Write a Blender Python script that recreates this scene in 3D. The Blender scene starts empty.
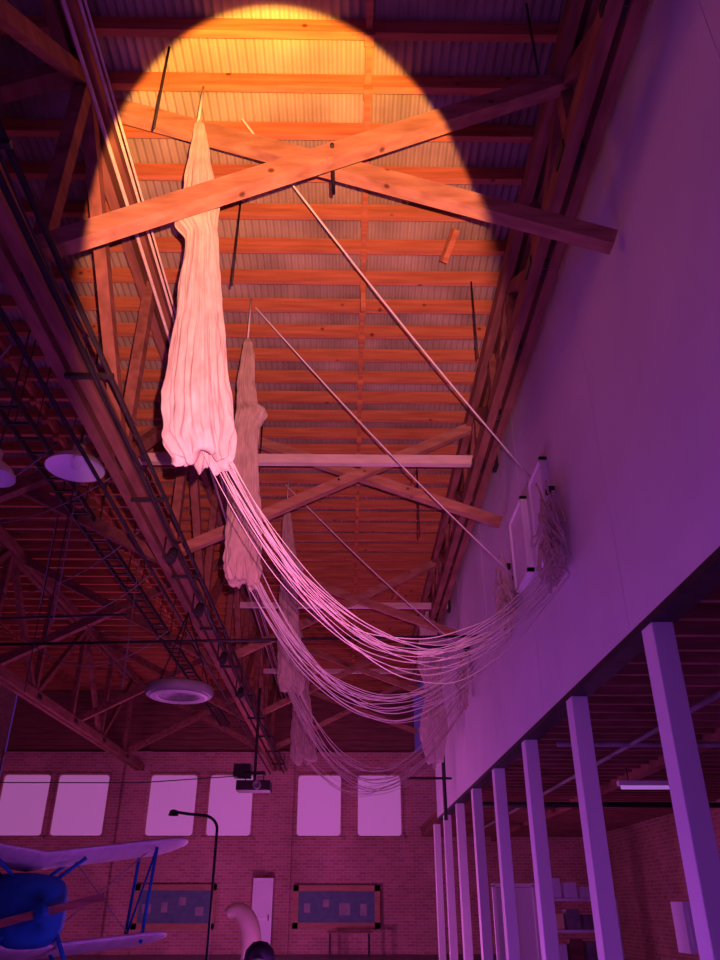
import bpy, math, random
from mathutils import Vector, Matrix, noise
random.seed(7)
E=1.6
sc=bpy.context.scene
sc.view_settings.view_transform='Standard'
sc.view_settings.look='None'
def W(x,y,Z): return Vector((x,y,Z+E))

# ---------------------------------------------------------------- materials
def mat_base(name,col,rough=.7,metal=0.):
    m=bpy.data.materials.new(name); m.use_nodes=True
    b=m.node_tree.nodes['Principled BSDF']
    b.inputs['Base Color'].default_value=(*col,1); b.inputs['Roughness'].default_value=rough
    b.inputs['Metallic'].default_value=metal
    if 'Specular IOR Level' in b.inputs: b.inputs['Specular IOR Level'].default_value=.2
    return m,m.node_tree,b
def noise_mat(name,c1,c2,scale=4,stretch=(1,1,1),rough=.7,bump=.1,detail=6,metal=0.,lo=.3,hi=.7,transl=0):
    m,t,b=mat_base(name,c1,rough,metal); n=t.nodes; l=t.links
    tc=n.new('ShaderNodeTexCoord'); mp=n.new('ShaderNodeMapping'); mp.inputs['Scale'].default_value=stretch
    nz=n.new('ShaderNodeTexNoise'); nz.inputs['Scale'].default_value=scale; nz.inputs['Detail'].default_value=detail
    cr=n.new('ShaderNodeValToRGB'); cr.color_ramp.elements[0].position=lo; cr.color_ramp.elements[1].position=hi
    cr.color_ramp.elements[0].color=(*c1,1); cr.color_ramp.elements[1].color=(*c2,1)
    l.new(tc.outputs['Object'],mp.inputs[0]); l.new(mp.outputs[0],nz.inputs['Vector']); l.new(nz.outputs[0],cr.inputs[0]); l.new(cr.outputs[0],b.inputs['Base Color'])
    if bump:
        bp=n.new('ShaderNodeBump'); bp.inputs['Strength'].default_value=bump; bp.inputs['Distance'].default_value=.03
        l.new(nz.outputs[0],bp.inputs['Height']); l.new(bp.outputs[0],b.inputs['Normal'])
    if transl:
        tr=n.new('ShaderNodeBsdfTranslucent'); mx=n.new('ShaderNodeMixShader'); mx.inputs[0].default_value=transl
        l.new(cr.outputs[0],tr.inputs[0]); l.new(b.outputs[0],mx.inputs[1]); l.new(tr.outputs[0],mx.inputs[2]); l.new(mx.outputs[0],n['Material Output'].inputs[0])
    return m
def knotty(m):
    t=m.node_tree; n=t.nodes; l=t.links; b=n['Principled BSDF']; src=b.inputs['Base Color'].links[0].from_socket
    tc=n.new('ShaderNodeTexCoord'); vo=n.new('ShaderNodeTexVoronoi'); vo.inputs['Scale'].default_value=2.6
    cr=n.new('ShaderNodeValToRGB'); cr.color_ramp.elements[0].position=.05; cr.color_ramp.elements[1].position=.11
    cr.color_ramp.elements[0].color=(.35,.25,.2,1); cr.color_ramp.elements[1].color=(1,1,1,1)
    mx=n.new('ShaderNodeMixRGB'); mx.blend_type='MULTIPLY'; mx.inputs[0].default_value=1
    l.new(tc.outputs['Object'],vo.inputs['Vector']); l.new(vo.outputs['Distance'],cr.inputs[0]); l.new(src,mx.inputs[1]); l.new(cr.outputs[0],mx.inputs[2]); l.new(mx.outputs[0],b.inputs['Base Color'])
def brick_mat(name,c1,c2,mortar,axis='x'):
    m,t,b=mat_base(name,c1,.85); n=t.nodes; l=t.links
    tc=n.new('ShaderNodeTexCoord'); sp=n.new('ShaderNodeSeparateXYZ'); cb=n.new('ShaderNodeCombineXYZ')
    l.new(tc.outputs['Object'],sp.inputs[0]); l.new(sp.outputs['X' if axis=='x' else 'Y'],cb.inputs[0]); l.new(sp.outputs['Z'],cb.inputs[1])
    br=n.new('ShaderNodeTexBrick'); br.inputs['Scale'].default_value=1
    br.inputs['Brick Width'].default_value=.3; br.inputs['Row Height'].default_value=.11; br.inputs['Mortar Size'].default_value=.012
    br.inputs['Color1'].default_value=(*c1,1); br.inputs['Color2'].default_value=(*c2,1); br.inputs['Mortar'].default_value=(*mortar,1)
    l.new(cb.outputs[0],br.inputs['Vector'])
    nz=n.new('ShaderNodeTexNoise'); nz.inputs['Scale'].default_value=.7; l.new(tc.outputs['Object'],nz.inputs['Vector'])
    mx=n.new('ShaderNodeMixRGB'); mx.blend_type='OVERLAY'; mx.inputs[0].default_value=.4
    l.new(br.outputs[0],mx.inputs[1]); l.new(nz.outputs[0],mx.inputs[2]); l.new(mx.outputs[0],b.inputs['Base Color'])
    bp=n.new('ShaderNodeBump'); bp.inputs['Strength'].default_value=.4; bp.inputs['Distance'].default_value=.01; bp.invert=True
    l.new(br.outputs['Fac'],bp.inputs['Height']); l.new(bp.outputs[0],b.inputs['Normal'])
    return m
def emis_mat(name,col,s,base=None):
    m,t,b=mat_base(name,base or col,.6)
    b.inputs['Emission Color'].default_value=(*col,1); b.inputs['Emission Strength'].default_value=s
    return m
M_joist=noise_mat('joist_wood',(.34,.10,.045),(.58,.21,.10),2.2,(.6,7,7),.75,.15,lo=.25,hi=.75); knotty(M_joist)
M_beam=noise_mat('beam_wood',(.30,.13,.08),(.52,.27,.17),1.6,(1.2,5,5),.75,.2); knotty(M_beam)
M_truss=noise_mat('truss_wood',(.18,.07,.05),(.34,.14,.10),1.6,(5,1,5),.8,.2)
M_metal=noise_mat('corrugated_steel',(.25,.18,.15),(.45,.34,.29),1.5,(1,.6,1),.55,.05)
M_white=noise_mat('white_plaster',(.75,.74,.78),(.83,.81,.84),.8,(1,1,1),.8,.03,3)
M_post=noise_mat('post_paint',(.82,.80,.84),(.92,.9,.92),1.5,(1,1,.3),.6,.03)
M_pale=noise_mat('pale_paint',(.62,.48,.42),(.8,.64,.56),2,(1,5,5),.6,.05)
M_dark=noise_mat('dark_steel',(.02,.015,.02),(.045,.03,.035),5,(1,1,1),.5,.05)
M_grey=noise_mat('grey_conduit',(.2,.17,.18),(.3,.26,.27),5,(1,1,1),.45,.05)
M_brick=brick_mat('red_brick',(.44,.17,.15),(.58,.25,.22),(.54,.42,.39))
M_brickb=brick_mat('red_brick_side',(.30,.13,.10),(.4,.2,.15),(.4,.3,.26),'y')
M_floor=noise_mat('concrete',(.2,.16,.17),(.3,.25,.26),1.2,(1,1,1),.45,.05)
M_siding=noise_mat('siding_wood',(.15,.055,.045),(.28,.11,.09),2,(.5,1,9),.8,.1)
M_mezz=noise_mat('mezzanine_wood',(.20,.075,.06),(.32,.13,.10),2,(1,7,7),.8,.1)
M_silk1=noise_mat('parachute_silk',(.72,.60,.54),(.88,.79,.72),5,(3,3,1.2),.7,.35,transl=.3)
M_silk2=noise_mat('parachute_cotton',(.48,.35,.30),(.68,.52,.43),4,(3,3,1.2),.8,.4,transl=.25)
M_cord=noise_mat('cord',(.62,.56,.54),(.78,.72,.70),6,(1,1,1),.7,0)
M_cordd=noise_mat('cord_tan',(.5,.38,.34),(.75,.62,.55),6,(1,1,1),.8,0)
M_blue=noise_mat('blue_fabric',(.01,.11,.34),(.015,.15,.42),1.5,(1,1,1),.7,.02)
M_wing=noise_mat('wing_fabric',(.58,.48,.54),(.70,.60,.66),1.5,(6,1,1),.6,.04)
M_glass=emis_mat('window_daylight',(.62,.20,.60),.37)
M_panel=noise_mat('cream_panel',(.84,.80,.84),(.92,.88,.92),2,(1,1,1),.6,0)
M_tube=emis_mat('tube_glow',(.6,.25,.8),.45)
M_lamp=noise_mat('lamp_enamel',(.6,.52,.52),(.72,.64,.62),2,(1,1,1),.4,0)
M_boardc=noise_mat('board_felt',(.10,.17,.22),(.14,.22,.26),4,(1,1,1.5),.8,0,1)
M_paper=noise_mat('paper',(.3,.27,.28),(.4,.36,.36),4,(1,1,1),.8,0,1)
M_frame=noise_mat('oak_frame',(.40,.19,.11),(.52,.27,.16),3,(1,5,5),.6,0)
M_cream=noise_mat('cream_vinyl',(.85,.66,.30),(.95,.76,.38),2,(1,1,1),.5,.02)
M_rubber=noise_mat('black_rubber',(.015,.01,.015),(.03,.02,.03),4,(1,1,1),.5,0)

# ---------------------------------------------------------------- mesh builder
class MB:
    def __init__(s): s.v=[];s.f=[];s.m=[];s.mats=[];s.sm=[]
    def mi(s,m):
        if m not in s.mats: s.mats.append(m)
        return s.mats.index(m)
    def add(s,vs,fs,m,smooth=False):
        o=len(s.v); s.v+= [tuple(v) for v in vs]; k=s.mi(m)
        for f in fs: s.f.append(tuple(i+o for i in f)); s.m.append(k); s.sm.append(smooth)
    def box(s,c,d,m,rot=None):
        c=Vector(c); hx,hy,hz=[q/2 for q in d]; vs=[]
        for x in(-hx,hx):
            for y in(-hy,hy):
                for z in(-hz,hz):
                    p=Vector((x,y,z)); 
                    if rot: p=rot@p
                    vs.append(c+p)
        s.add(vs,[(0,1,3,2),(4,6,7,5),(0,4,5,1),(2,3,7,6),(0,2,6,4),(1,5,7,3)],m)
    def beam(s,a,b,w,h,m,bev=.0):
        a=Vector(a);b=Vector(b);d=(b-a);L=d.length;d.normalize()
        up=Vector((0,0,1)) if abs(d.z)<.95 else Vector((0,1,0))
        x=d.cross(up).normalized(); z=x.cross(d).normalized()
        rot=Matrix((x,d,z)).transposed()
        s.box((a+b)/2,(w,L,h),m,rot)
    def tube(s,pts,r,m,n=8,caps=True):
        pts=[Vector(p) for p in pts]; rs=r if isinstance(r,(list,tuple)) else [r]*len(pts)
        vs=[];fs=[];px=None
        for i,p in enumerate(pts):
            d=(pts[min(i+1,len(pts)-1)]-pts[max(i-1,0)]).normalized()
            if px is None:
                up=Vector((0,0,1)) if abs(d.z)<.9 else Vector((0,1,0)); px=d.cross(up).normalized()
            else: px=(px-d*px.dot(d)).normalized()
            py=d.cross(px)
            for k in range(n):
                a=2*math.pi*k/n; vs.append(p+(px*math.cos(a)+py*math.sin(a))*rs[i])
        for i in range(len(pts)-1):
            for k in range(n): fs.append((i*n+k,i*n+(k+1)%n,(i+1)*n+(k+1)%n,(i+1)*n+k))
        if caps: fs.append(tuple(range(n))[::-1]); fs.append(tuple((len(pts)-1)*n+k for k in range(n)))
        s.add(vs,fs,m,True)
    def lathe(s,c,prof,m,n=32,axis=None):
        c=Vector(c);vs=[];fs=[]
        for (r,z) in prof:
            for k in range(n):
                a=2*math.pi*k/n; p=Vector((r*math.cos(a),r*math.sin(a),z))
                if axis: p=axis@p
                vs.append(c+p)
        for i in range(len(prof)-1):
            for k in range(n): fs.append((i*n+k,i*n+(k+1)%n,(i+1)*n+(k+1)%n,(i+1)*n+k))
        s.add(vs,fs,m,True)
    def obj(s,name,parent=None,bevel=0):
        me=bpy.data.meshes.new(name); me.from_pydata(s.v,[],s.f)
        for m in s.mats: me.materials.append(m)
        for i,p in enumerate(me.polygons): p.material_index=s.m[i]; p.use_smooth=s.sm[i]
        me.update(); o=bpy.data.objects.new(name,me); sc.collection.objects.link(o)
        if parent: o.parent=parent
        if bevel:
            b=o.modifiers.new('bevel','BEVEL'); b.width=bevel; b.segments=2; b.limit_method='ANGLE'
        return o
def empty(name,loc=(0,0,0)):
    o=bpy.data.objects.new(name,None); sc.collection.objects.link(o); o.location=loc; o.empty_display_size=.2
    return o

YE=34.; XL=-2.9; XL2=-8.5; XR=2.76; ZC=8.0; ZM=2.34
# ---------------------------------------------------------------- room shell
b=MB(); b.box((-2.3,15,-.1),(24.4,40,.2),M_floor); b.obj('floor')
b=MB(); st=.1/6
N=int((XR+.3+14.2)/st)
vs=[];fs=[]
for i in range(N+1):
    X=-14.2+i*st; z=ZC+E+.235+.022*math.cos(2*math.pi*X/.1)
    vs+=[(X,-2,z),(X,YE+.2,z)]
for i in range(N): fs.append((2*i,2*i+1,2*i+3,2*i+2))
b.add(vs,fs,M_metal,True); b.obj('ceiling')
b=MB(); y=.02; k=0
while y<YE-.2:
    b.box((-5.7,y,ZC+E+.1),(16.9,.085,.21),M_joist); y+=.616; k+=1
for xx in (.17,-5.7,-11.3):
    y=.02
    while y<YE-.9:
        b.box((xx,y+.308,ZC+E+.10),(.07,.53,.17),M_joist)
        b.box((xx,y,ZC+E-.04),(.10,.12,.09),M_joist); y+=.616
b.obj('roof_joists')
b=MB(); b.box((-2.2,YE+.2,3.6),(24.,.4,7.2),M_brick); 
for xx in (-8.6,-2.7,3.1): b.box((xx,YE-.08,3.6),(1.0,.2,7.2),M_brick)
b.box((-2.2,YE-.02,7.1),(24.,.18,.16),M_brick)
z=7.2
while z<ZC+E+.2:
    b.box((-5.7,YE+.12,z+.12),(17.,.14,.235),M_siding); z+=.25
b.obj('wall_back')
b=MB(); b.box((-14.5,16,4.9),(.3,36.5,9.8),M_brickb); b.obj('wall_left')
b=MB(); b.box((9.7,16,2.0),(.3,36.5,4.0),M_brickb); b.obj('wall_far_right')
b=MB(); b.box((XR+.1,12.25,(ZM+ZC)/2+E+.1),(.2,27.5,ZC-ZM+.2),M_white)
b.box((XR+.1,12.25,ZM+E-.04),(.24,27.5,.07),M_dark)
for yy in (3.6,7.4,11.2,15,18.8,22.6): b.box((XR-.001,yy,(ZM+ZC)/2+E),(.006,.008,ZC-ZM-.1),M_post)
b.obj('wall_right')
b=MB(); b.box((6.25,16,ZM+E+.32),(6.75,36,.1),M_mezz)
y=-1.
while y<YE: b.box((6.2,y,ZM+E+.14),(6.6,.08,.26),M_mezz); y+=.5
b.box((5.8,16,ZM+E+.0),(.2,36,.2),M_mezz)
b.obj('mezzanine_ceiling')
for i in range(8):
    b=MB(); y=6.95+2.88*i; h=ZM+E-.07
    b.box((XR+.09,y,h/2),(.2,.28,h),M_post); b.box((XR+.09,y,.04),(.3,.36,.08),M_post)
    b.obj('support_column',bevel=.01)
cx=[(22,46),(80,50),(172,46),(231,43),(321,43),(381,43)]
def bx(px):
    X=(px-350)/24.3; return X*(.968 if X<0 else 1)
for i,(c,w) in enumerate(cx):
    X=bx(c); ww=w/24.8; zc=5.15; hh=2.25
    b=MB()
    pts=[]; rr=.12
    for (sx,sz,a0) in ((1,1,0),(-1,1,90),(-1,-1,180),(1,-1,270)):
        for q in range(5):
            a=math.radians(a0+q*22.5); pts.append((X+sx*(ww/2-rr)+rr*math.cos(a),zc+sz*(hh/2-rr)+rr*math.sin(a)))
    vs=[(p[0],YE-.05,p[1]) for p in pts]+[(p[0],YE+.02,p[1]) for p in pts]; n_=len(pts)
    b.add(vs,[tuple(range(n_))]+[(k,(k+1)%n_,n_+(k+1)%n_,n_+k) for k in range(n_)],M_glass)
    for s in(-1,1):
        b.box((X+s*(ww/2+.05),YE-.03,zc),(.06,.1,hh+.1),M_brick); b.box((X,YE-.03,zc+s*(hh/2+.05)),(ww+.1,.1,.06),M_brick)
    b.box((X,YE-.03,zc-hh/2-.1),(ww+.3,.22,.1),M_brick)
    b.obj('window_%d'%(i+1))
# ---------------------------------------------------------------- trusses
def truss(name,X,zt,zb,panel,m,y0=-1.,y1=YE-.1,w=.13,h=.24):
    b=MB()
    for s in(-1,1):
        b.beam(W(X+s*.1,y0,zt),W(X+s*.1,y1,zt),w,h,m); b.beam(W(X+s*.1,y0,zb),W(X+s*.1,y1,zb),w,h,m)
    n=int((y1-y0)/panel); 
    for i in range(n+1):
        y=y0+i*panel; b.beam(W(X,y,zb),W(X,y,zt),.14,.18,m)
        if i<n:
            if i%2: b.beam(W(X,y,zb),W(X,y+panel,zt),.14,.16,m)
            else: b.beam(W(X,y,zt),W(X,y+panel,zb),.14,.16,m)
        b.box(W(X,y,zb),(.36,.3,.12),M_dark)
    return b.obj(name)
truss('roof_truss',XL,ZC-.13,4.95,3.2,M_truss)
truss('roof_truss',XL2,ZC-.13,4.95,3.2,M_truss)
truss('roof_truss',2.3,ZC-.13,6.75,1.6,M_truss,-1,26)
frames=[5.3,12.2,18.7,25.2,31.2]
for i,y in enumerate(frames):
    b=MB(); h=.2 if i==0 else .17; dy=.5 if i==0 else .25
    b.beam(W(-3.0,y,5.2),W(2.6,y,7.95),.16,h,M_beam)
    b.beam(W(-2.75,y+dy,7.95),W(2.68,y+dy,5.95),.16,h,M_beam)
    b.tube([W(-.2,y-.12,6.6),W(-.2,y+dy+.12,6.75)],.02,M_dark)
    b.obj('sway_brace')
    b=MB(); b.beam(W(XL2,y,5.1),W(XL-.1,y,7.9),.18,.2,M_truss); b.beam(W(XL2,y+.2,7.9),W(XL-.1,y+.2,5.1),.18,.2,M_truss)
    b.obj('sway_brace')
for (y,x0,x1,h) in ((11.85,-3.7,2.55,.17),(19.4,-3.0,2.6,.13),(25.9,-3,2.6,.13)):
    b=MB(); b.beam(W(x0,y,6.85),W(x1,y,6.85),.13,h,M_pale); b.box(W(x1,y,6.85),(.06,.24,.3),M_dark); b.obj('cross_strut')
b=MB()
for y in (8.6,15.4,22.):
    b.beam(W(.17,y,7.95),W(.17,y+.05,7.5),.07,.1,M_joist)
    b.beam(W(1.4,y-1.,8.),W(1.25,y-.7,7.7),.08,.1,M_joist)
b.obj('blocking')

# ---------------------------------------------------------------- pipes & cables
b=MB()
for dx,dz,r in ((0,0,.022),(.13,.06,.018),(.22,-.05,.014)):
    b.tube([W(-2.72+dx,-1,7.45+dz),W(-2.72+dx,YE-.3,7.45+dz)],r,M_pale)
for dx,dz,r in ((.28,-.05,.03),(.4,.02,.022),(-.26,-.1,.025),(.3,.25,.02)):
    b.tube([W(XL+dx,-1,4.8+dz),W(XL+dx,YE-.3,4.8+dz)],r,M_dark)
for i in range(12): b.box(W(XL+.2,1+i*2.8,4.8),(.5,.05,.05),M_dark)
b.obj('conduit_pipes')
b=MB()
for s in (-.16,.16): b.beam(W(-4.6+s,-1,5.9),W(-4.6+s,30,5.9),.03,.09,M_dark)
y=-.8
while y<30: b.box(W(-4.6,y,5.87),(.32,.04,.03),M_dark); y+=.4
for i in range(9):
    y=3+i*3.2
    for s in(-.16,.16): b.tube([W(-4.6+s,y,5.9),W(-4.6+s,y,8.)],.010,M_dark,5)
b.obj('cable_tray')
b=MB(); rnd=random.Random(11)
for i in range(9):
    y0=3.5+i*2.6; L=rnd.uniform(1.8,3.2); s=rnd.uniform(.25,.8); x0=-2.62+rnd.uniform(-.05,.1); pts=[]
    for k in range(15):
        t=k/14; pts.append(W(x0+.1*math.sin(t*3),y0+L*t,4.78-4*s*t*(1-t)*.5))
    b.tube(pts,.012,M_dark,5)
for i in range(8):
    y0=5+i*1.8; a=W(-3.3-rnd.random()*.6,y0,4.9+rnd.random()); c=W(-7.5+rnd.random()*2,y0+rnd.uniform(.5,3),5+rnd.random()*1.5); s=rnd.uniform(.2,.8); pts=[]
    for k in range(15):
        t=k/14; p=a.lerp(c,t); p.z-=4*s*t*(1-t); pts.append(p)
    b.tube(pts,.012,M_grey,5)
b.obj('loose_wiring')
b=MB()
b.tube([W(-8.4,14.9,4.4),W(2.6,14.9,4.65)],.03,M_dark)
b.tube([W(-13.8,11.5,3.5),W(-3.4,11.5,3.9)],.02,M_dark)
b.tube([W(1.2,16.5,4.9),W(2.6,16.5,4.9)],.05,M_dark)
b.obj('sprinkler_pipe')
b=MB()
for (x,y,z1,z0) in ((-1.95,5.1,8,6.7),(1.75,8.6,8,6.6),(1.75,4.6,8,6.9),(-1.45,7.2,8,6.6),(1.3,13.2,8,6.),(-1.6,12.,8,6.3)):
    b.tube([W(x,y,z1),W(x,y,z0)],.013,M_dark,6)
b.obj('hanging_rods')
b=MB()
for i in range(14):
    x=-4.0-random.random()*4.3; y=5+random.random()*11
    b.tube([W(x,y,8),W(x+.05,y,3.2+random.random())],.010,M_grey if i%2 else M_dark,6)
b.obj('hanging_cables')
b=MB()
b.tube([W(-13.5,24,3.4),W(-10,24,3.1),W(-6,24,3.1),W(-3,24,3.3)],.015,M_dark,6)
b.obj('power_cable')
b=MB(); b.tube([W(2.5,21.5,7.5),W(2.5,21.5,1.9)],.05,M_dark); b.tube([W(1.5,21.5,2.9),W(2.7,21.5,2.9)],.03,M_dark); b.obj('drain_pipe')

# ---------------------------------------------------------------- parachutes
def lerp_tab(tab,t):
    for i in range(len(tab)-1):
        if t<=tab[i+1][0]:
            a,b_=tab[i],tab[i+1]; u=(t-a[0])/(b_[0]-a[0]); u=u*u*(3-2*u)
            return [a[j]+(b_[j]-a[j])*u for j in range(1,len(a))]
    return list(tab[-1][1:])
def canopy(name,top,bot,tab,m,seed,parent,fine=1.0,crum=1.0):
    top=Vector(top);bot=Vector(bot); R=260; L=240; vs=[];fs=[]
    N=noise.noise
    for i in range(L+1):
        t=i/L; r,ox,oy=lerp_tab(tab,t)
        c=top.lerp(bot,t)+Vector((ox+.02*N(Vector((t*6,seed,0))),oy,0))
        for k in range(R):
            a=2*math.pi*k/R; ca,sa=math.cos(a),math.sin(a)
            tw=t*1.0*N(Vector((seed,t*1.2,3)))
            ct,stn=math.cos(a+tw),math.sin(a+tw)
            big=N(Vector((ct*1.2,stn*1.2,t*1.4+seed)))
            mid=N(Vector((ct*3.6,stn*3.6,t*2.6+seed*3)))
            fn=N(Vector((ct*8,stn*8,t*8+seed*5+ct)))
            ridge=1-abs(N(Vector((ct*4.5+9,stn*4.5,t*2.0+seed*2))))*2.2
            cr=abs(N(Vector((ct*2.5,stn*2.5,t*12+stn*1.5+seed*7))))
            cr2=N(Vector((ct*5,stn*5,t*26+seed)))
            rr=r*(1+.24*big+.16*mid+.08*fn*fine+.10*(ridge-.5)-.09*crum*cr+.03*crum*cr2)
            z=0
            if t>.86:
                q=(t-.86)/.14
                fold=N(Vector((ct*2.2+seed,stn*2.2,0)))
                z=.55*r*q*(fold+.35*N(Vector((ct*5,stn*5,seed))))
                rr*=1+.09*math.sin(q*8+7*fold)*q
            vs.append(c+Vector((rr*ca,rr*.75*sa,z)))
    for i in range(L):
        for k in range(R): fs.append((i*R+k,(i+1)*R+k,(i+1)*R+(k+1)%R,i*R+(k+1)%R))
    base=L*R; cc=bot+Vector((tab[-1][2],tab[-1][3],0))
    prev=base
    for (f,dz) in ((.12,-.02),(.3,-.015),(.55,.06),(.85,.22)):
        nv=len(vs)
        for k in range(R):
            a=2*math.pi*k/R; p=Vector(vs[base+k]); q=Vector((cc.x,cc.y,p.z)); o=p.lerp(q,f)
            o.z+=dz+.03*N(Vector((math.cos(a)*3,math.sin(a)*3,f*6+seed))); vs.append(o)
        for k in range(R): fs.append((prev+k,nv+k,nv+(k+1)%R,prev+(k+1)%R))
        prev=nv
    fs.append(tuple(prev+k for k in range(R)))
    b=MB(); b.add(vs,fs,m,True); return b.obj(name,parent)
def strands(parent,p0,p1,sag,n,r,m,seed,spread=.1,sv=.028):
    rnd=random.Random(seed); b=MB(); p0=Vector(p0);p1=Vector(p1)
    for i in range(n):
        a=p0+Vector((rnd.uniform(-1,1)*spread,rnd.uniform(-1,1)*spread,rnd.uniform(0,.25)))
        e=p1+Vector((0,rnd.uniform(-1,1)*.25,rnd.uniform(-.25,.3))); s=sag*(1+rnd.gauss(0,sv)+(rnd.uniform(-.14,.06) if i%5==0 else 0)); wob=rnd.uniform(-.14,.14); ph=rnd.random()*6; ph2=rnd.random()*6
        pts=[]
        for k in range(49):
            t=k/48; p=a.lerp(e,t); p.z-=4*s*t*(1-t)*(1+.22*(1-2*t)); w_=math.sin(math.pi*t)
            p.z+=(.035*math.sin(t*8+ph)+.012*math.sin(t*31+ph2))*w_; p.y+=wob*w_+.05*math.sin(t*13+ph)*w_; p.x+=.02*math.sin(t*21+ph2)*w_
            pts.append(p)
        b.tube(pts,r*rnd.uniform(.7,1.3),m,5,False)
    b.obj('suspension_lines',parent)
def tangle(parent,c,h,wd,m,seed,n=16):
    rnd=random.Random(seed); b=MB(); c=Vector(c)
    for i in range(n):
        cy=rnd.uniform(-wd,wd)*.5; cz=rnd.uniform(-h,h)*.3; ry=rnd.uniform(.3,1.)*wd; rz=rnd.uniform(.15,.5)*h*.7; ph=rnd.random()*6; pts=[]
        xo=rnd.uniform(-.2,-.05)
        for k in range(25):
            t=2*math.pi*k/24
            pts.append(c+Vector((xo+.06*math.sin(2*t+ph),cy+ry*math.sin(t+ph)*.7+.05*math.sin(3*t),cz+rz*math.cos(t)+.05*math.cos(4*t+ph))))
        b.tube(pts,rnd.uniform(.007,.015),m,5,False)
    for i in range(3):
        y=rnd.uniform(-wd,wd)*.5; b.beam(c+Vector((-.05,y,h*.4)),c+Vector((-.08,y+rnd.uniform(-.2,.2),-h*.55)),.05,.012,m)
    b.box(c+Vector((-.02,0,h*.5)),(.1,.12,.08),M_dark)
    b.obj('harness',parent)
def ropeline(a,c,r):
    b=MB(); a=Vector(a);c=Vector(c); pts=[a.lerp(c,k/12)-Vector((0,0,.12*math.sin(math.pi*k/12))) for k in range(13)]
    b.tube(pts,r,M_cord,6); b.box(c,(.06,.08,.08),M_dark); b.obj('guy_rope')
tab1=[(0,.02,0,0),(.02,.055,0,0),(.05,.07,0,0),(.12,.105,0,0),(.22,.16,0,0),(.27,.18,0,0),(.30,.23,-.05,0),(.35,.22,-.05,0),(.40,.165,.01,0),(.6,.205,0,0),(.75,.25,.0,0),(.88,.29,.0,0),(.95,.305,.0,0),(1,.25,.02,0)]
e=empty('parachute'); 
canopy('canopy',W(-1.66,5.55,7.42),W(-1.29,5.9,3.40),tab1,M_silk1,1.3,e)
b=MB(); b.tube([W(-1.66,5.55,8.0),W(-1.66,5.55,7.3)],.015,M_cord,6); b.obj('hanger',e)
strands(e,W(-1.19,5.9,3.43),W(2.66,8.9,3.75),1.52,19,.0041,M_cord,1,.10)
tangle(e,W(2.70,9.2,4.25),1.25,.5,M_cordd,3,26)
tab2=[(0,.02,0,0),(.03,.07,0,0),(.1,.10,0,0),(.2,.12,0,0),(.3,.15,.02,0),(.345,.22,.1,0),(.4,.18,.04,0),(.5,.18,0,0),(.65,.21,0,0),(.85,.245,0,0),(.96,.25,0,0),(1,.22,.03,0)]
e=empty('parachute')
canopy('canopy',W(-1.50,9.0,7.25),W(-1.36,9.3,3.58),tab2,M_silk2,5.1,e,1.4,1.8)
b=MB(); b.tube([W(-1.50,9,8.0),W(-1.50,9,7.2)],.012,M_cord,6); b.obj('hanger',e)
strands(e,W(-1.25,9.3,3.62),W(2.66,12.2,4.1),1.62,15,.0056,M_cord,2,.12)
tangle(e,W(2.70,12.3,4.5),1.1,.6,M_cordd,4,20)
e=empty('parachute')
canopy('canopy',W(-1.32,14.7,7.3),W(-1.1,14.9,3.6),tab2,M_silk2,9.1,e,1.4,1.8)
b=MB(); b.tube([W(-1.32,14.7,8.0),W(-1.32,14.7,7.25)],.012,M_cord,6); b.obj('hanger',e)
strands(e,W(-1.1,14.9,3.65),W(2.66,17.6,4.2),1.75,10,.007,M_cordd,5,.12)
tangle(e,W(2.70,17.6,4.5),1.2,.5,M_cordd,6,14)
e=empty('parachute')
canopy('canopy',W(-1.5,22.3,7.2),W(-1.2,22.6,3.5),[(q[0],q[1]*1.35,q[2],q[3]) for q in tab2],M_silk2,12.7,e,1.4,1.8)
b=MB(); b.tube([W(-1.5,22.3,8.0),W(-1.5,22.3,7.1)],.012,M_cord,6); b.obj('hanger',e)
strands(e,W(-1.2,22.6,3.6),W(2.66,24.9,4.0),1.0,6,.008,M_cordd,7,.12)
tangle(e,W(2.70,24.9,4.3),1.2,.5,M_cordd,8,10)
ropeline(W(-1.28,5.95,8.0),W(2.72,10.2,5.6),.014)
ropeline(W(-1.46,9.2,8.0),W(2.72,12.0,4.75),.012)
ropeline(W(-1.40,14.9,8.0),W(2.72,17.2,4.9),.012)
for (y,z,w,h) in ((9.85,4.85,.75,1.35),(11.3,5.0,.95,1.2)):
    b=MB(); b.box(W(XR-.03,y,z),(.08,w,h),M_panel)
    for s in(-1,1): b.box(W(XR-.05,y+s*w/2,z),(.11,.05,h+.05),M_panel); b.box(W(XR-.05,y,z+s*h/2),(.11,w+.05,.05),M_panel)
    b.obj('wall_panel')
tabw=[(0,.05,0,0),(.1,.22,0,0),(.35,.3,0,0),(.55,.2,.05,0),(.8,.33,0,0),(1,.2,0,0)]
canopy('draped_parachute',W(2.1,20.0,6.9),W(2.1,20.0,3.1),tabw,M_silk1,3.3,None,1.4,1.8)

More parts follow.
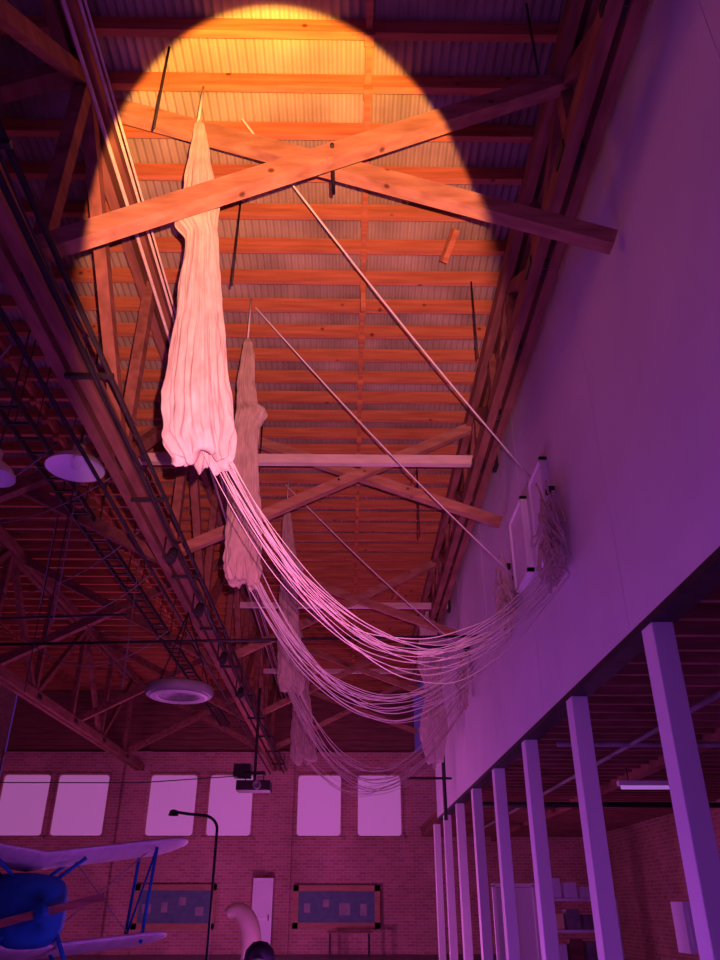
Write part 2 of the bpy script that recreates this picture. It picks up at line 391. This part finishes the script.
# ---------------------------------------------------------------- lamps & fixtures
def dome(name,x,y,z,r,ztop):
    b=MB()
    b.lathe(W(x,y,z),[(r,0),(r*.97,.03),(r*.8,.10),(r*.5,.17),(r*.22,.21),(r*.2,.33),(.03,.36)],M_lamp)
    b.lathe(W(x,y,z),[(r*.98,.0),(r*.78,.07),(r*.45,.15),(.01,.18)],M_panel)
    b.lathe(W(x,y,z+.12),[(.001,-.12),(.05,-.1),(.07,-.03),(.04,.06)],M_panel,16)
    b.tube([W(x,y,z+.3),W(x,y,ztop)],.012,M_dark,6); b.obj(name)
dome('pendant_lamp',-3.5,8.7,4.88,.37,7.9)
dome('pendant_lamp',-4.0,7.7,4.2,.25,7.9)
b=MB(); x,y,z=-3.0,14.0,3.25
b.lathe(W(x,y,z),[(.001,.06),(.3,.05),(.32,0),(.57,.0),(.6,.04),(.6,.14),(.55,.18),(.3,.22),(.001,.24)],M_grey,40)
b.lathe(W(x,y,z-.01),[(.36,.0),(.38,-.02),(.5,-.02),(.52,.0)],M_lamp,40)
for k in range(3):
    a=k*2.09; b.tube([W(x+.5*math.cos(a),y+.5*math.sin(a),z+.2),W(x,y,4.8)],.012,M_dark,6)
b.obj('ring_lamp')
for (x,y) in ((-2.6,10.6),(-2.6,13.),(-2.6,16.),(-2.6,19)):
    b=MB(); rot=Matrix.Rotation(math.radians(-35),3,'X')
    b.lathe(W(x,y,4.5),[(.001,.13),(.07,.12),(.075,0),(.08,-.11),(.07,-.12),(.001,-.08)],M_dark,16,rot)
    b.tube([W(x-.12,y,4.45),W(x-.12,y,4.8)],.015,M_dark,6); b.tube([W(x-.13,y,4.5),W(x+.0,y,4.5)],.015,M_dark,6)
    b.obj('track_spotlight')
b=MB(); x,y,z=-2.25,20,2.5
b.box(W(x,y,z),(.8,.6,.22),M_dark); b.lathe(W(x+.1,y-.3,z),[(.1,0),(.1,.1),(.07,.1),(.001,.06)],M_grey,16,Matrix.Rotation(math.radians(90),3,'X'))
b.box(W(x,y,z+.3),(.5,.4,.05),M_dark); b.tube([W(x,y,z+.1),W(x,y,4.85)],.035,M_dark)
b.box(W(x-.3,y,z+.35),(.4,.4,.3),M_dark)
for s in(-1,1): b.tube([W(x+s*.22,y,z+.1),W(x+s*.22,y,z+.3)],.015,M_dark,6)
b.obj('ceiling_projector',bevel=.01)
b=MB(); b.box(W(5.9,15.6,2.02),(1.6,.16,.08),M_post); b.tube([W(5.15,15.6,1.95),W(6.65,15.6,1.95)],.035,M_tube)
for s in(-.6,.6): b.tube([W(5.9+s,15.6,2.05),W(5.9+s,15.6,2.3)],.012,M_dark,6)
b.obj('fluorescent_light')
b=MB(); b.tube([W(3.1,12,2.1),W(9.4,12,2.1)],.04,M_grey); b.tube([W(4.2,0,2.1),W(4.2,33,2.1)],.035,M_grey)
b.tube([W(3,19,2.0),W(9.4,19,2.0)],.06,M_dark); b.obj('water_pipe')

# ---------------------------------------------------------------- back wall furniture
def board(name,px,w,z,h,frame=M_frame):
    X=bx(px); b=MB(); Y=YE-.24; b.box((X,Y,z),(w,.05,h),M_boardc); rnd=random.Random(px)
    for s in(-1,1):
        b.box((X+s*w/2,Y-.02,z),(.2,.09,h+.2),frame); b.box((X,Y-.02,z+s*h/2),(w+.2,.09,.2),frame)
    for k in range(4): b.box((X-w*.36+k*w*.23,Y-.03,z+rnd.uniform(-.2,.2)),(rnd.uniform(.2,.5),.01,rnd.uniform(.2,.4)),M_paper)
    for s in(-1,1): b.box((X+s*w*.4,Y+.06,z),(.08,.1,h),frame)
    b.obj(name)
board('notice_board',340,3.1,1.55,1.25); board('notice_board',186,2.9,1.55,1.3)
b=MB(); X=bx(271); b.box((X,33.2,1.25),(.75,.5,2.5),M_panel); b.box((X,32.94,1.8),(.65,.02,1.2),M_white); b.box((X,32.94,.6),(.65,.02,1.),M_white)
b.box((X+.25,32.91,1.2),(.04,.03,.2),M_dark); b.obj('storage_cabinet',bevel=.02)
b=MB(); X=0.1; b.box((X,32.5,.75),(1.6,.8,.06),M_siding)
for sx in(-.7,.7):
    for sy in(-.32,.32): b.box((X+sx,32.5+sy,.36),(.07,.07,.72),M_dark)
b.obj('work_table')
b=MB(); X,y=-2.75,18.
pts=[(X,y,0),(X,y,3.0)]+[(X-.35+.35*math.cos(a),y,3.0+.28*math.sin(a)) for a in [i*math.pi/2/8 for i in range(1,9)]]+[(X-.6,y,3.3),(X-.9,y,3.34)]
b.tube(pts,.03,M_dark); b.lathe((X,y,0),[(.25,0),(.25,.04),(.05,.08)],M_dark,20)
b.lathe((X-.95,y,3.27),[(.11,0),(.08,.1),(.03,.12)],M_dark,16); b.obj('gooseneck_lamp_post')
b=MB(); pts=[];rs=[]
for k in range(25):
    t=k/24; a=math.radians(120-230*t); pts.append((-1.74+.27*math.cos(a)*1.0,14+.05*t,1.05+.48*math.sin(a))); rs.append(.05+.10*math.sin(math.pi*min(1,t*.9+.1)))
b.tube(pts,rs,M_cream,16); b.tube([(-1.82,14,.0),(-1.82,14,.68)],.03,M_dark); b.lathe((-1.82,14,0),[(.25,0),(.25,.03),(.03,.06)],M_dark,20)
b.obj('life_preserver_display')
b=MB(); c=Vector((-1.2,12.6,.93))
b.lathe(c,[(.001,.24),(.1,.22),(.19,.13),(.22,0),(.2,-.12),(.17,-.14)],M_rubber,24)
b.tube([c+Vector((-.18,-.08,0)),c+Vector((0,-.23,.03)),c+Vector((.18,-.08,0))],.035,M_dark,8)
b.tube([c+Vector((0,0,-.9)),c+Vector((0,0,-.1))],.03,M_dark); b.lathe((c.x,c.y,0),[(.22,0),(.22,.05),(.03,.08),(.03,.1)],M_dark,20); b.lathe(c,[(.12,-.05),(.14,-.2),(.2,-.25),(.001,-.26)],M_grey,20)
b.obj('flight_helmet_display')
b=MB(); x0,y0=4.2,18.
for z in(.05,.6,1.15,1.7): b.box((x0+.5,y0,z),(1.4,.5,.05),M_post)
for sx in(-.2,1.2):
    for sy in(-.23,.23): b.box((x0+sx,y0+sy,.87),(.05,.05,1.74),M_post)
rnd=random.Random(2)
for z in(.08,.63,1.18,1.73):
    for k in range(4): 
        h=rnd.uniform(.15,.38); b.box((x0+k*.33,y0,z+h/2),(.26,.35,h),rnd.choice([M_cream,M_panel,M_grey,M_siding]))
b.obj('storage_shelf')
b=MB()
for k,(xx,zz) in enumerate(((3.3,.5),(3.9,.5),(3.6,1.3))):
    b.box((xx+1.9,14,zz),(.56,.5,.7),M_panel); b.box((xx+1.9,13.74,zz),(.44,.02,.55),M_white)
b.box((5.5,14,.07),(1.4,.6,.14),M_dark); b.obj('display_crate')
b=MB(); b.box((3.75,19.8,1.0),(.9,.06,1.9),M_white)
for s in(-1,1): b.box((3.75+s*.45,19.8,1.0),(.07,.1,2.0),M_post); b.box((3.75+s*.4,19.8,.03),(.06,.5,.06),M_post)
b.box((3.75,19.8,2.0),(.97,.1,.07),M_post); b.obj('display_panel')

# ---------------------------------------------------------------- biplane
bp=empty('biplane',(-5.45,14.6,0)); bp.rotation_euler=(0,0,math.radians(34))
b=MB(); secs=[(-1.6,.06,.06,1.5),(-1.5,.36,.36,1.5),(-1.2,.52,.5,1.52),(-.5,.55,.52,1.54),(.3,.52,.52,1.55),(1.2,.42,.46,1.55),(2.4,.26,.34,1.6),(3.6,.1,.2,1.66),(3.9,.03,.15,1.7)]
n=24; vs=[];fs=[]
for (y,rx,rz,z) in secs:
    for k in range(n):
        a=2*math.pi*k/n; ca,sa=math.cos(a),math.sin(a); q=(abs(ca)**3.2+abs(sa)**3.2)**(-1/3.2)
        vs.append((rx*ca*q,y,z+rz*sa*q))
for i in range(len(secs)-1):
    for k in range(n): fs.append((i*n+k,i*n+(k+1)%n,(i+1)*n+(k+1)%n,(i+1)*n+k))
fs.append(tuple(range(n)))
b.add(vs,fs,M_blue,True)
b.lathe((0,.2,1.95),[(.28,0),(.3,.06),(.25,.08)],M_rubber,20)
b.add([(0.03,3.,1.75),(0.03,3.9,1.6),(0.03,4.0,2.4),(0.03,3.5,2.45),(-.03,3.,1.75),(-.03,3.9,1.6),(-.03,4.0,2.4),(-.03,3.5,2.45)],[(0,1,2,3),(7,6,5,4),(0,3,7,4),(3,2,6,7),(2,1,5,6)],M_blue)
b.obj('fuselage',bp)
def wing(name,zc,ydz,hs,chord,dih,y0):
    b=MB(); ns=20; prof=[]
    for k in range(20):
        a=2*math.pi*k/20; prof.append((math.cos(a)*.5,math.sin(a)*(.075 if math.sin(a)>0 else .05)-.09*math.cos(a)))
    vs=[];fs=[]; P_=20
    for i in range(ns*2+1):
        s=(i-ns)/ns; c=chord*(1 if abs(s)<.8 else math.sqrt(max(.02,1-((abs(s)-.8)/.205)**2)))
        for (py,pz) in prof: vs.append((s*hs,y0+py*c,zc+pz*c+abs(s)*dih))
    for i in range(ns*2):
        for k in range(P_): fs.append((i*P_+k,i*P_+(k+1)%P_,(i+1)*P_+(k+1)%P_,(i+1)*P_+k))
    fs.append(tuple(range(P_))); fs.append(tuple(ns*2*P_+k for k in range(P_)))
    b.add(vs,fs,M_wing,True); b.obj(name,bp)
wing('upper_wing',2.2,0,2.5,1.2,.34,-.9); wing('lower_wing',.92,0,2.4,1.2,.20,-.6)
b=MB(); wing('tailplane',1.75,0,1.2,.7,0,3.5)
for s in(-1,1):
    for xx in (1.85,):
        for (ya,yb) in ((-1.25,-1.0),(-.5,-.25)): b.tube([(s*xx,ya,2.46),(s*xx,yb,1.06)],.03,M_blue,8)
        b.tube([(s*xx,-1.25,2.46),(s*xx,-.25,1.06)],.02,M_blue,8)
    for (ya,yb) in ((-1.2,-1.1),(-.5,-.4)): b.tube([(s*.7,ya,2.27),(s*.3,yb,1.95)],.03,M_blue,8)
    b.tube([(s*.4,-1.3,1.2),(s*.85,-1.2,.35)],.035,M_blue,8); b.tube([(s*.4,-.4,1.15),(s*.85,-1.2,.35)],.03,M_blue,8)
    b.lathe((s*.9,-1.2,.33),[(.001,-.05),(.2,-.05),(.31,-.06),(.33,0),(.31,.06),(.2,.05),(.001,.05)],M_rubber,28,Matrix.Rotation(math.radians(90),3,'Y'))
    b.tube([(s*1.85,-.9,2.42),(s*.4,-.9,1.2)],.01,M_grey,6); b.tube([(s*.6,-.9,2.25),(s*1.85,-.6,1.1)],.01,M_grey,6)
b.tube([(-.9,-1.2,.33),(.9,-1.2,.33)],.03,M_dark,8); b.tube([(0,3.6,1.6),(0,3.9,.05)],.03,M_dark,8)
b.obj('struts_and_gear',bp)
b=MB(); b.lathe((0,-1.62,1.5),[(.001,.2),(.1,.12),(.14,0)],M_blue,20,Matrix.Rotation(math.radians(90),3,'X'))
for s in(-1,1): b.box((s*.5,-1.68,1.5+s*.12),(.85,.03,.11),M_siding,Matrix.Rotation(-.24,3,'Y'))
b.obj('propeller',bp)

# ---------------------------------------------------------------- camera
cd=bpy.data.cameras.new('camera'); cam=bpy.data.objects.new('camera',cd); sc.collection.objects.link(cam)
cam.location=(0,0,E); cam.rotation_euler=(math.radians(90+28.6),0,-.0128/ .878)
cd.sensor_fit='HORIZONTAL'; cd.sensor_width=36; cd.lens=39; cd.clip_end=200; sc.camera=cam

# ---------------------------------------------------------------- lights
w=bpy.data.worlds.new('world'); sc.world=w; w.use_nodes=True
w.node_tree.nodes['Background'].inputs[0].default_value=(.30,.06,.70,1); w.node_tree.nodes['Background'].inputs[1].default_value=.17
ld=bpy.data.lights.new('oval_overlay_spot','SPOT'); lo=bpy.data.objects.new('oval_overlay_spot',ld); sc.collection.objects.link(lo)  # added lamp imitating the warm oval colour overlay, not a fixture of the hall
lo.location=(.14,-.12,E+.16); lo.rotation_euler=(math.radians(90+37.4),0,math.radians(5.8))
ld.energy=8600; ld.spot_size=math.radians(120); ld.spot_blend=0; ld.shadow_soft_size=.02
ld.use_nodes=True; t=ld.node_tree; n=t.nodes; l=t.links; em=n['Emission']
tc=n.new('ShaderNodeTexCoord'); sp=n.new('ShaderNodeSeparateXYZ'); l.new(tc.outputs['Normal'],sp.inputs[0])
def mth(op,a,b_=None,c=None,clamp=False):
    m=n.new('ShaderNodeMath'); m.operation=op; m.use_clamp=clamp
    for i,v in enumerate((a,b_,c)):
        if v is None: continue
        if isinstance(v,(int,float)): m.inputs[i].default_value=v
        else: l.new(v,m.inputs[i])
    return m.outputs[0]
az=mth('ABSOLUTE',sp.outputs['Z'])
u=mth('DIVIDE',sp.outputs['X'],az); v=mth('DIVIDE',sp.outputs['Y'],az)
th=math.radians(10)
ur=mth('ADD',mth('MULTIPLY',u,math.cos(th)),mth('MULTIPLY',v,math.sin(th)))
vr=mth('SUBTRACT',mth('MULTIPLY',v,math.cos(th)),mth('MULTIPLY',u,math.sin(th)))
up=mth('GREATER_THAN',vr,0.)
bb=mth('ADD',.68,mth('MULTIPLY',up,.385-.68))
r=mth('SQRT',mth('ADD',mth('POWER',mth('ABSOLUTE',mth('DIVIDE',ur,.262)),2.),mth('POWER',mth('ABSOLUTE',mth('DIVIDE',vr,bb)),2.)))
mr=n.new('ShaderNodeMapRange'); mr.inputs[1].default_value=-.32; mr.inputs[2].default_value=.16; mr.inputs[3].default_value=.65; mr.inputs[4].default_value=.035
l.new(vr,mr.inputs[0]); soft=mr.outputs[0]
mask=mth('DIVIDE',mth('SUBTRACT',mth('ADD',1.,mth('MULTIPLY',soft,.45)),r),soft,clamp=True)
m2=mth('MULTIPLY',mth('MULTIPLY',mask,mask),mth('SUBTRACT',3.,mth('MULTIPLY',mask,2.)))
cr=n.new('ShaderNodeValToRGB'); ce=cr.color_ramp
mr2=n.new('ShaderNodeMapRange'); mr2.inputs[1].default_value=-.6; mr2.inputs[2].default_value=.40; l.new(vr,mr2.inputs[0]); l.new(mr2.outputs[0],cr.inputs[0])
ce.elements[0].position=0; ce.elements[0].color=(.34,.06,.24,1)
ce.elements[1].position=1; ce.elements[1].color=(3.5,1.75,.20,1)
for p,c in ((.3,(.50,.12,.24)),(.5,(.62,.20,.23)),(.68,(.82,.28,.21)),(.82,(1.25,.45,.17)),(.92,(2.1,.88,.15))):
    q=ce.elements.new(p); q.color=(*c,1)
l.new(cr.outputs[0],em.inputs[0]); l.new(m2,em.inputs[1])
def plight(name,loc,col,e,r=.4):
    d=bpy.data.lights.new(name,'POINT'); o=bpy.data.objects.new(name,d); sc.collection.objects.link(o); o.location=loc; d.color=col; d.energy=e; d.shadow_soft_size=r
P=(.36,.07,.85)
plight('purple_fill',(-.5,-2,1.2),P,260)  # added fill lamps, out of frame, supplying the purple ambient tone
plight('purple_fill',(-.8,6,.35),P,165)
plight('purple_fill',(-1.0,12,.35),(.44,.08,.82),220)
plight('magenta_fill',(-1.0,19,.4),(.68,.12,.66),340)  # added fill lamps, out of frame, turning the far end pinker and brighter
plight('magenta_fill',(-2.5,26,.3),(.88,.17,.80),560)
plight('magenta_fill',(-8.5,24,.4),(.62,.11,.62),360)
plight('purple_fill',(-7,8,.4),(.32,.05,.5),95)
plight('purple_fill',(6.5,8,.4),(.5,.09,.8),85)
plight('purple_fill',(6.5,22,.4),(.65,.10,.66),125)
